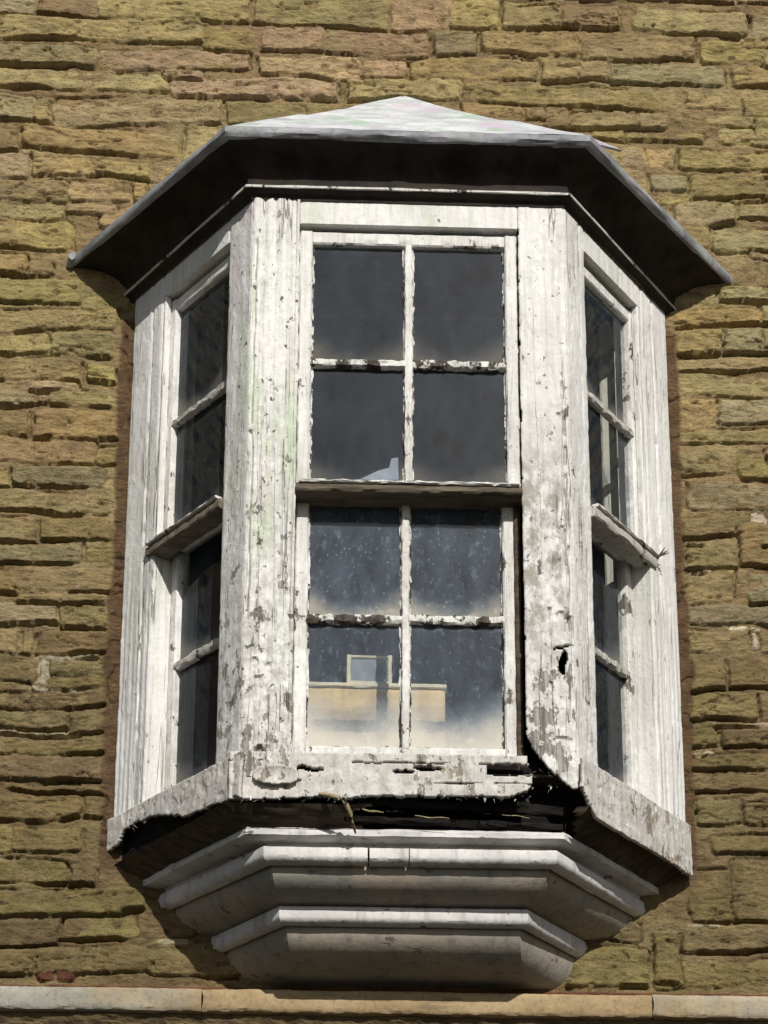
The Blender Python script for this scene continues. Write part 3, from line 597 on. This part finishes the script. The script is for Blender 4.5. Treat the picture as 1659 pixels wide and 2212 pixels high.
# underside of the sill and the rotted black hollow
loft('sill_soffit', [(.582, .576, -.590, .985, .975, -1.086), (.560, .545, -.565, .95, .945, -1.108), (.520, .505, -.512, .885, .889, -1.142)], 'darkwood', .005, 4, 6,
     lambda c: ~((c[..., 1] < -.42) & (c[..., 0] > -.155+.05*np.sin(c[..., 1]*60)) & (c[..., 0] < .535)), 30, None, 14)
b = MB(); b.box(-.20, .52, -.46, -.445, -1.165, -.93); b.build('hollow_shade_back', 'blackwood_and_shade', OW, 0)  # black sheet added to darken the hollow under the front sill
b = MB(); b.box(-.53, .53, -.54, -.50, -.955, -.915); b.bar((-.19, -.55, -1.060), (.50, -.52, -1.075), (0, 0, 1), .03, (0, 1, 0), .02, .01, 40, .006, 3, 20); b.bar((-.20, -.52, -1.11), (.50, -.50, -1.125), (0, 0, 1), .02, (0, 1, 0), .03, .008, 40, .006, 5, 20); b.build('rotten_core', 'blackwood_and_shade', OW, 40)
b = MB()
for (x0, x1, y, z, r) in ((-.15, -.08, -.57, -1.098, .0035), (.02, .13, -.56, -1.112, .0018), (.30, .39, -.55, -1.10, .0014), (.19, .37, -.59, -1.018, .004), (.25, .35, -.59, -1.034, .003)):
    pts = [(x0+(x1-x0)*t, y+.003*math.sin(t*5+x0*9), z-.008*t+.0015*math.sin(t*9+x0*30)) for t in np.linspace(0, 1, 12)]
    b.tube(pts, [r*(.35+.65*math.sin(math.pi*min(.95, .1+t))) for t in np.linspace(0, .9, 12)])
    b.build('splinter', 'straw', OW, 60); b = MB()
b = MB(); b.tube([(-.285, -.600, -1.058), (-.255, -.625, -1.072), (-.225, -.628, -1.080), (-.20, -.615, -1.098), (-.185, -.60, -1.125), (-.178, -.575, -1.150), (-.168, -.535, -1.165)], [.006, .007, .008, .008, .007, .006, .003], 7); b.build('hanging_splinter', 'straw', OW, 60)
b = MB(); q_ = RT.p(.585, .022, .052)
for d in ((.03, -.01, .018), (.035, -.012, .008), (.02, -.01, .03)): b.tube([q_-np.array(d)*.3, q_+np.array(d)*.6, q_+np.array(d)], [.005, .003, .001], 5)
o = b.build('torn_end', 'rail_wood', OW, 60); o['kind'] = 'stuff'
# torn wood fibres along the broken edges
b = MB(); rf = random.Random(12)
for i in range(95):
    if i < 45: x = rf.uniform(-.54, .40); p = Vector((x, -.603+rf.uniform(0, .008), -1.056+rf.uniform(-.012, .004)-.018*(x < -.2)))
    elif i < 75: p = Vector((rf.uniform(.30, .53), -.60+rf.uniform(0, .03), rf.uniform(-1.03, -.94)))
    else: u_ = rf.uniform(.08, .5); p = Vector(LF.p(u_, .008, -.985+rf.uniform(-.02, .01)))
    L_ = rf.uniform(.006, .020); d = Vector((rf.uniform(-1, 1), rf.uniform(-.3, .3), rf.uniform(-.9, .05))).normalized()*L_; w_ = Vector((0, 0, 1)).cross(d).normalized()*rf.uniform(.002, .006)
    if w_.length < 1e-4: continue
    n = len(b.v); b.v += [tuple(p-w_), tuple(p+w_), tuple(p+Vector((0, .003, .003))), tuple(p+d)]; b.f += [(n, n+1, n+3), (n+1, n+2, n+3), (n+2, n, n+3)]
o = b.build('torn_fibres', 'paint_rot', OW, 0); o['kind'] = 'stuff'

# corbel mouldings
def q(aL, aR, y, bL, bR, z): return (aL, aR, y, bL, bR, z)
loft('corbel_fillet', [q(.517, .502, -.500, .880, .885, -1.136), q(.520, .504, -.516, .884, .890, -1.150), q(.520, .504, -.516, .884, .890, -1.166), q(.500, .495, -.490, .862, .868, -1.170), q(.450, .466, -.450, .806, .820, -1.173), q(.446, .462, -.446, .802, .816, -1.190)], 'corbel', .0030, 3, 7, None, 25, None, 14)
t0 = q(.446, .463, -.447, .803, .817, -1.1905); t1 = q(.462, .482, -.496, .824, .836, -1.203); t2 = q(.462, .482, -.500, .826, .838, -1.228); t3 = q(.442, .462, -.462, .788, .803, -1.252)
loft('corbel_roll', [t0]+arc(t0, t1, 1, 4)[1:]+[t2]+arc(t2, t3, -1, 5)[1:], 'corbel', .002, 1, 8, lambda c: ~((np.abs(c[..., 0]+.125) < .0022) | (np.abs(c[..., 0]-.005) < .0018)), 30, None, 22, None, (40, 300, 40))
c0 = q(.434, .454, -.452, .778, .793, -1.245); c1 = q(.400, .392, -.305, .622, .614, -1.338)
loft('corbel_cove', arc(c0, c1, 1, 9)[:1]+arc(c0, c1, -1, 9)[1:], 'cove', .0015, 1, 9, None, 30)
u0 = q(.400, .392, -.303, .622, .614, -1.3385); u1 = q(.411, .402, -.334, .640, .630, -1.350); u2 = q(.411, .402, -.334, .640, .630, -1.380); u3 = q(.394, .386, -.300, .606, .600, -1.402)
loft('corbel_roll', [u0]+arc(u0, u1, 1, 4)[1:]+[u2]+arc(u2, u3, -1, 5)[1:], 'corbel', .0015, 1, 10, None, 30)
w0 = q(.386, .378, -.290, .595, .589, -1.395); w1 = q(.345, .420, -.055, .40, .49, -1.516)
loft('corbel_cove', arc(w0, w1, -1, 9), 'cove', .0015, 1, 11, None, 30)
b = MB(); pl = [(-.45, .02), (-.345, -.055), (.42, -.055), (.52, .02)]; b.v = [(x, y, -1.5165) for x, y in pl]; b.f = [(0, 1, 2, 3)]; b.build('corbel_base', 'cove', OW, 0)

# inside of the bay
for x0, x1 in ((-.835, -.765), (.742, .805)):
    b = MB(); b.bar(((x0+x1)/2, .012, -.945), ((x0+x1)/2, .012, 1.11), (1, 0, 0), x1-x0, (0, 1, 0), .024, .0012, None, .006, 3); b.build('jamb_lining', 'lining', OW, 40)
def poly(z, k, yb=.05): return [(-1.0*k, yb, z), (-.54*k, -.6*k, z), (.54*k, -.6*k, z), (1.0*k, yb, z)]
b = MB(); b.v = poly(1.125, .97)+poly(1.15, .97); b.f = [(0, 1, 2, 3), (4, 5, 6, 7), (0, 1, 5, 4), (1, 2, 6, 5), (2, 3, 7, 6)]
for y in (-.50, -.40, -.28, -.13): b.box(-.5-(.5+y)*.6, .5+(.5+y)*.6, y, y+.018, 1.112, 1.1245)
b.build('bay_ceiling', 'ceil', OW, 0)
b = MB(); b.v = poly(-.950, .90)+poly(-.965, .90); b.f = [(0, 1, 2, 3), (4, 5, 6, 7), (0, 1, 5, 4), (1, 2, 6, 5), (2, 3, 7, 6)]; b.build('window_board', 'rail_wood', OW, 0)

# ------------------------------------------------------------------ room behind, board and little frame on the inner ledge
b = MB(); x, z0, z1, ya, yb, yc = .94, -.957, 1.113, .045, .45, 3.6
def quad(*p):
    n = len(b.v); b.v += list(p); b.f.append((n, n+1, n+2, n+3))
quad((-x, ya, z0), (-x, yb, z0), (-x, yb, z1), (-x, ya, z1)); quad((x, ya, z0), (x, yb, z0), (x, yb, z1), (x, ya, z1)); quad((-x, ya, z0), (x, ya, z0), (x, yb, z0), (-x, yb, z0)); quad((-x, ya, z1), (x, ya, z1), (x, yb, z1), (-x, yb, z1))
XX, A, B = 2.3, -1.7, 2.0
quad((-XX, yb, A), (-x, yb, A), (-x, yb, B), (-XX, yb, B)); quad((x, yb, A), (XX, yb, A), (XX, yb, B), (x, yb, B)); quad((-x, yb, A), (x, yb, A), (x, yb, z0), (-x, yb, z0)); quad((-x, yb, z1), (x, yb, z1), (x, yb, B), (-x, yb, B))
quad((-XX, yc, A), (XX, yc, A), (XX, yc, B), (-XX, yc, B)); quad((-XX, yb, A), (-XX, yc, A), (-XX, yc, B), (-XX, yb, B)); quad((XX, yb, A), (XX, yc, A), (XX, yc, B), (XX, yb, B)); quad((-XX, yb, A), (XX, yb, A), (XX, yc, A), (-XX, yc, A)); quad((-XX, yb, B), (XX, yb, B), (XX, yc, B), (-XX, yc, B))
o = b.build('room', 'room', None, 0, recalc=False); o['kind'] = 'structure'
BD = root('wooden_board', (-.14, -.16, -.949), 'tan board propped upright behind the lower panes, crossed by shadows of the glazing bars', 'board')
b = MB(); b.bar((-.42, -.158, -.72), (.145, -.158, -.72), (0, 0, 1), .456, (0, 1, 0), .028, .002, 40, .004); b.build('board_panel', 'board', BD, 40)
b = MB(); b.bar((-.425, -.160, -.4825), (.150, -.160, -.4825), (0, 0, 1), .018, (0, 1, 0), .040, .002, 40, .004); b.build('top_batten', 'cream', BD, 40)
PF = root('picture_frame', (-.117, -.16, -.473), 'small pale square frame with grey glass standing on top of the tan board', 'picture frame')
b = MB(); z0, z1, x0, x1 = -.473, -.363, -.195, -.040
b.bar((x0+.006, -.16, z0), (x0+.006, -.16, z1), (1, 0, 0), .014, (0, 1, 0), .016, .002); b.bar((x1-.006, -.16, z0), (x1-.006, -.16, z1), (1, 0, 0), .014, (0, 1, 0), .016, .002)
b.bar((x0+.013, -.16, z0+.006), (x1-.013, -.16, z0+.006), (0, 0, 1), .012, (0, 1, 0), .015, .001); b.bar((x0+.013, -.16, z1-.006), (x1-.013, -.16, z1-.006), (0, 0, 1), .010, (0, 1, 0), .015, .001); b.build('frame_border', 'cream', PF, 40)
b = MB(); b.box(x0+.010, x1-.010, -.160, -.156, z0+.008, z1-.008); b.build('frame_glass', 'frame_glass', PF, 0)

# ------------------------------------------------------------------ ground in front of the house
b = MB(); b.v = [(-300, -300, -5.1), (300, -300, -5.1), (300, .05, -5.1), (-300, .05, -5.1)]; b.f = [(0, 1, 2, 3)]
o = b.build('ground', 'ground', None, 0, recalc=False); o['kind'] = 'structure'
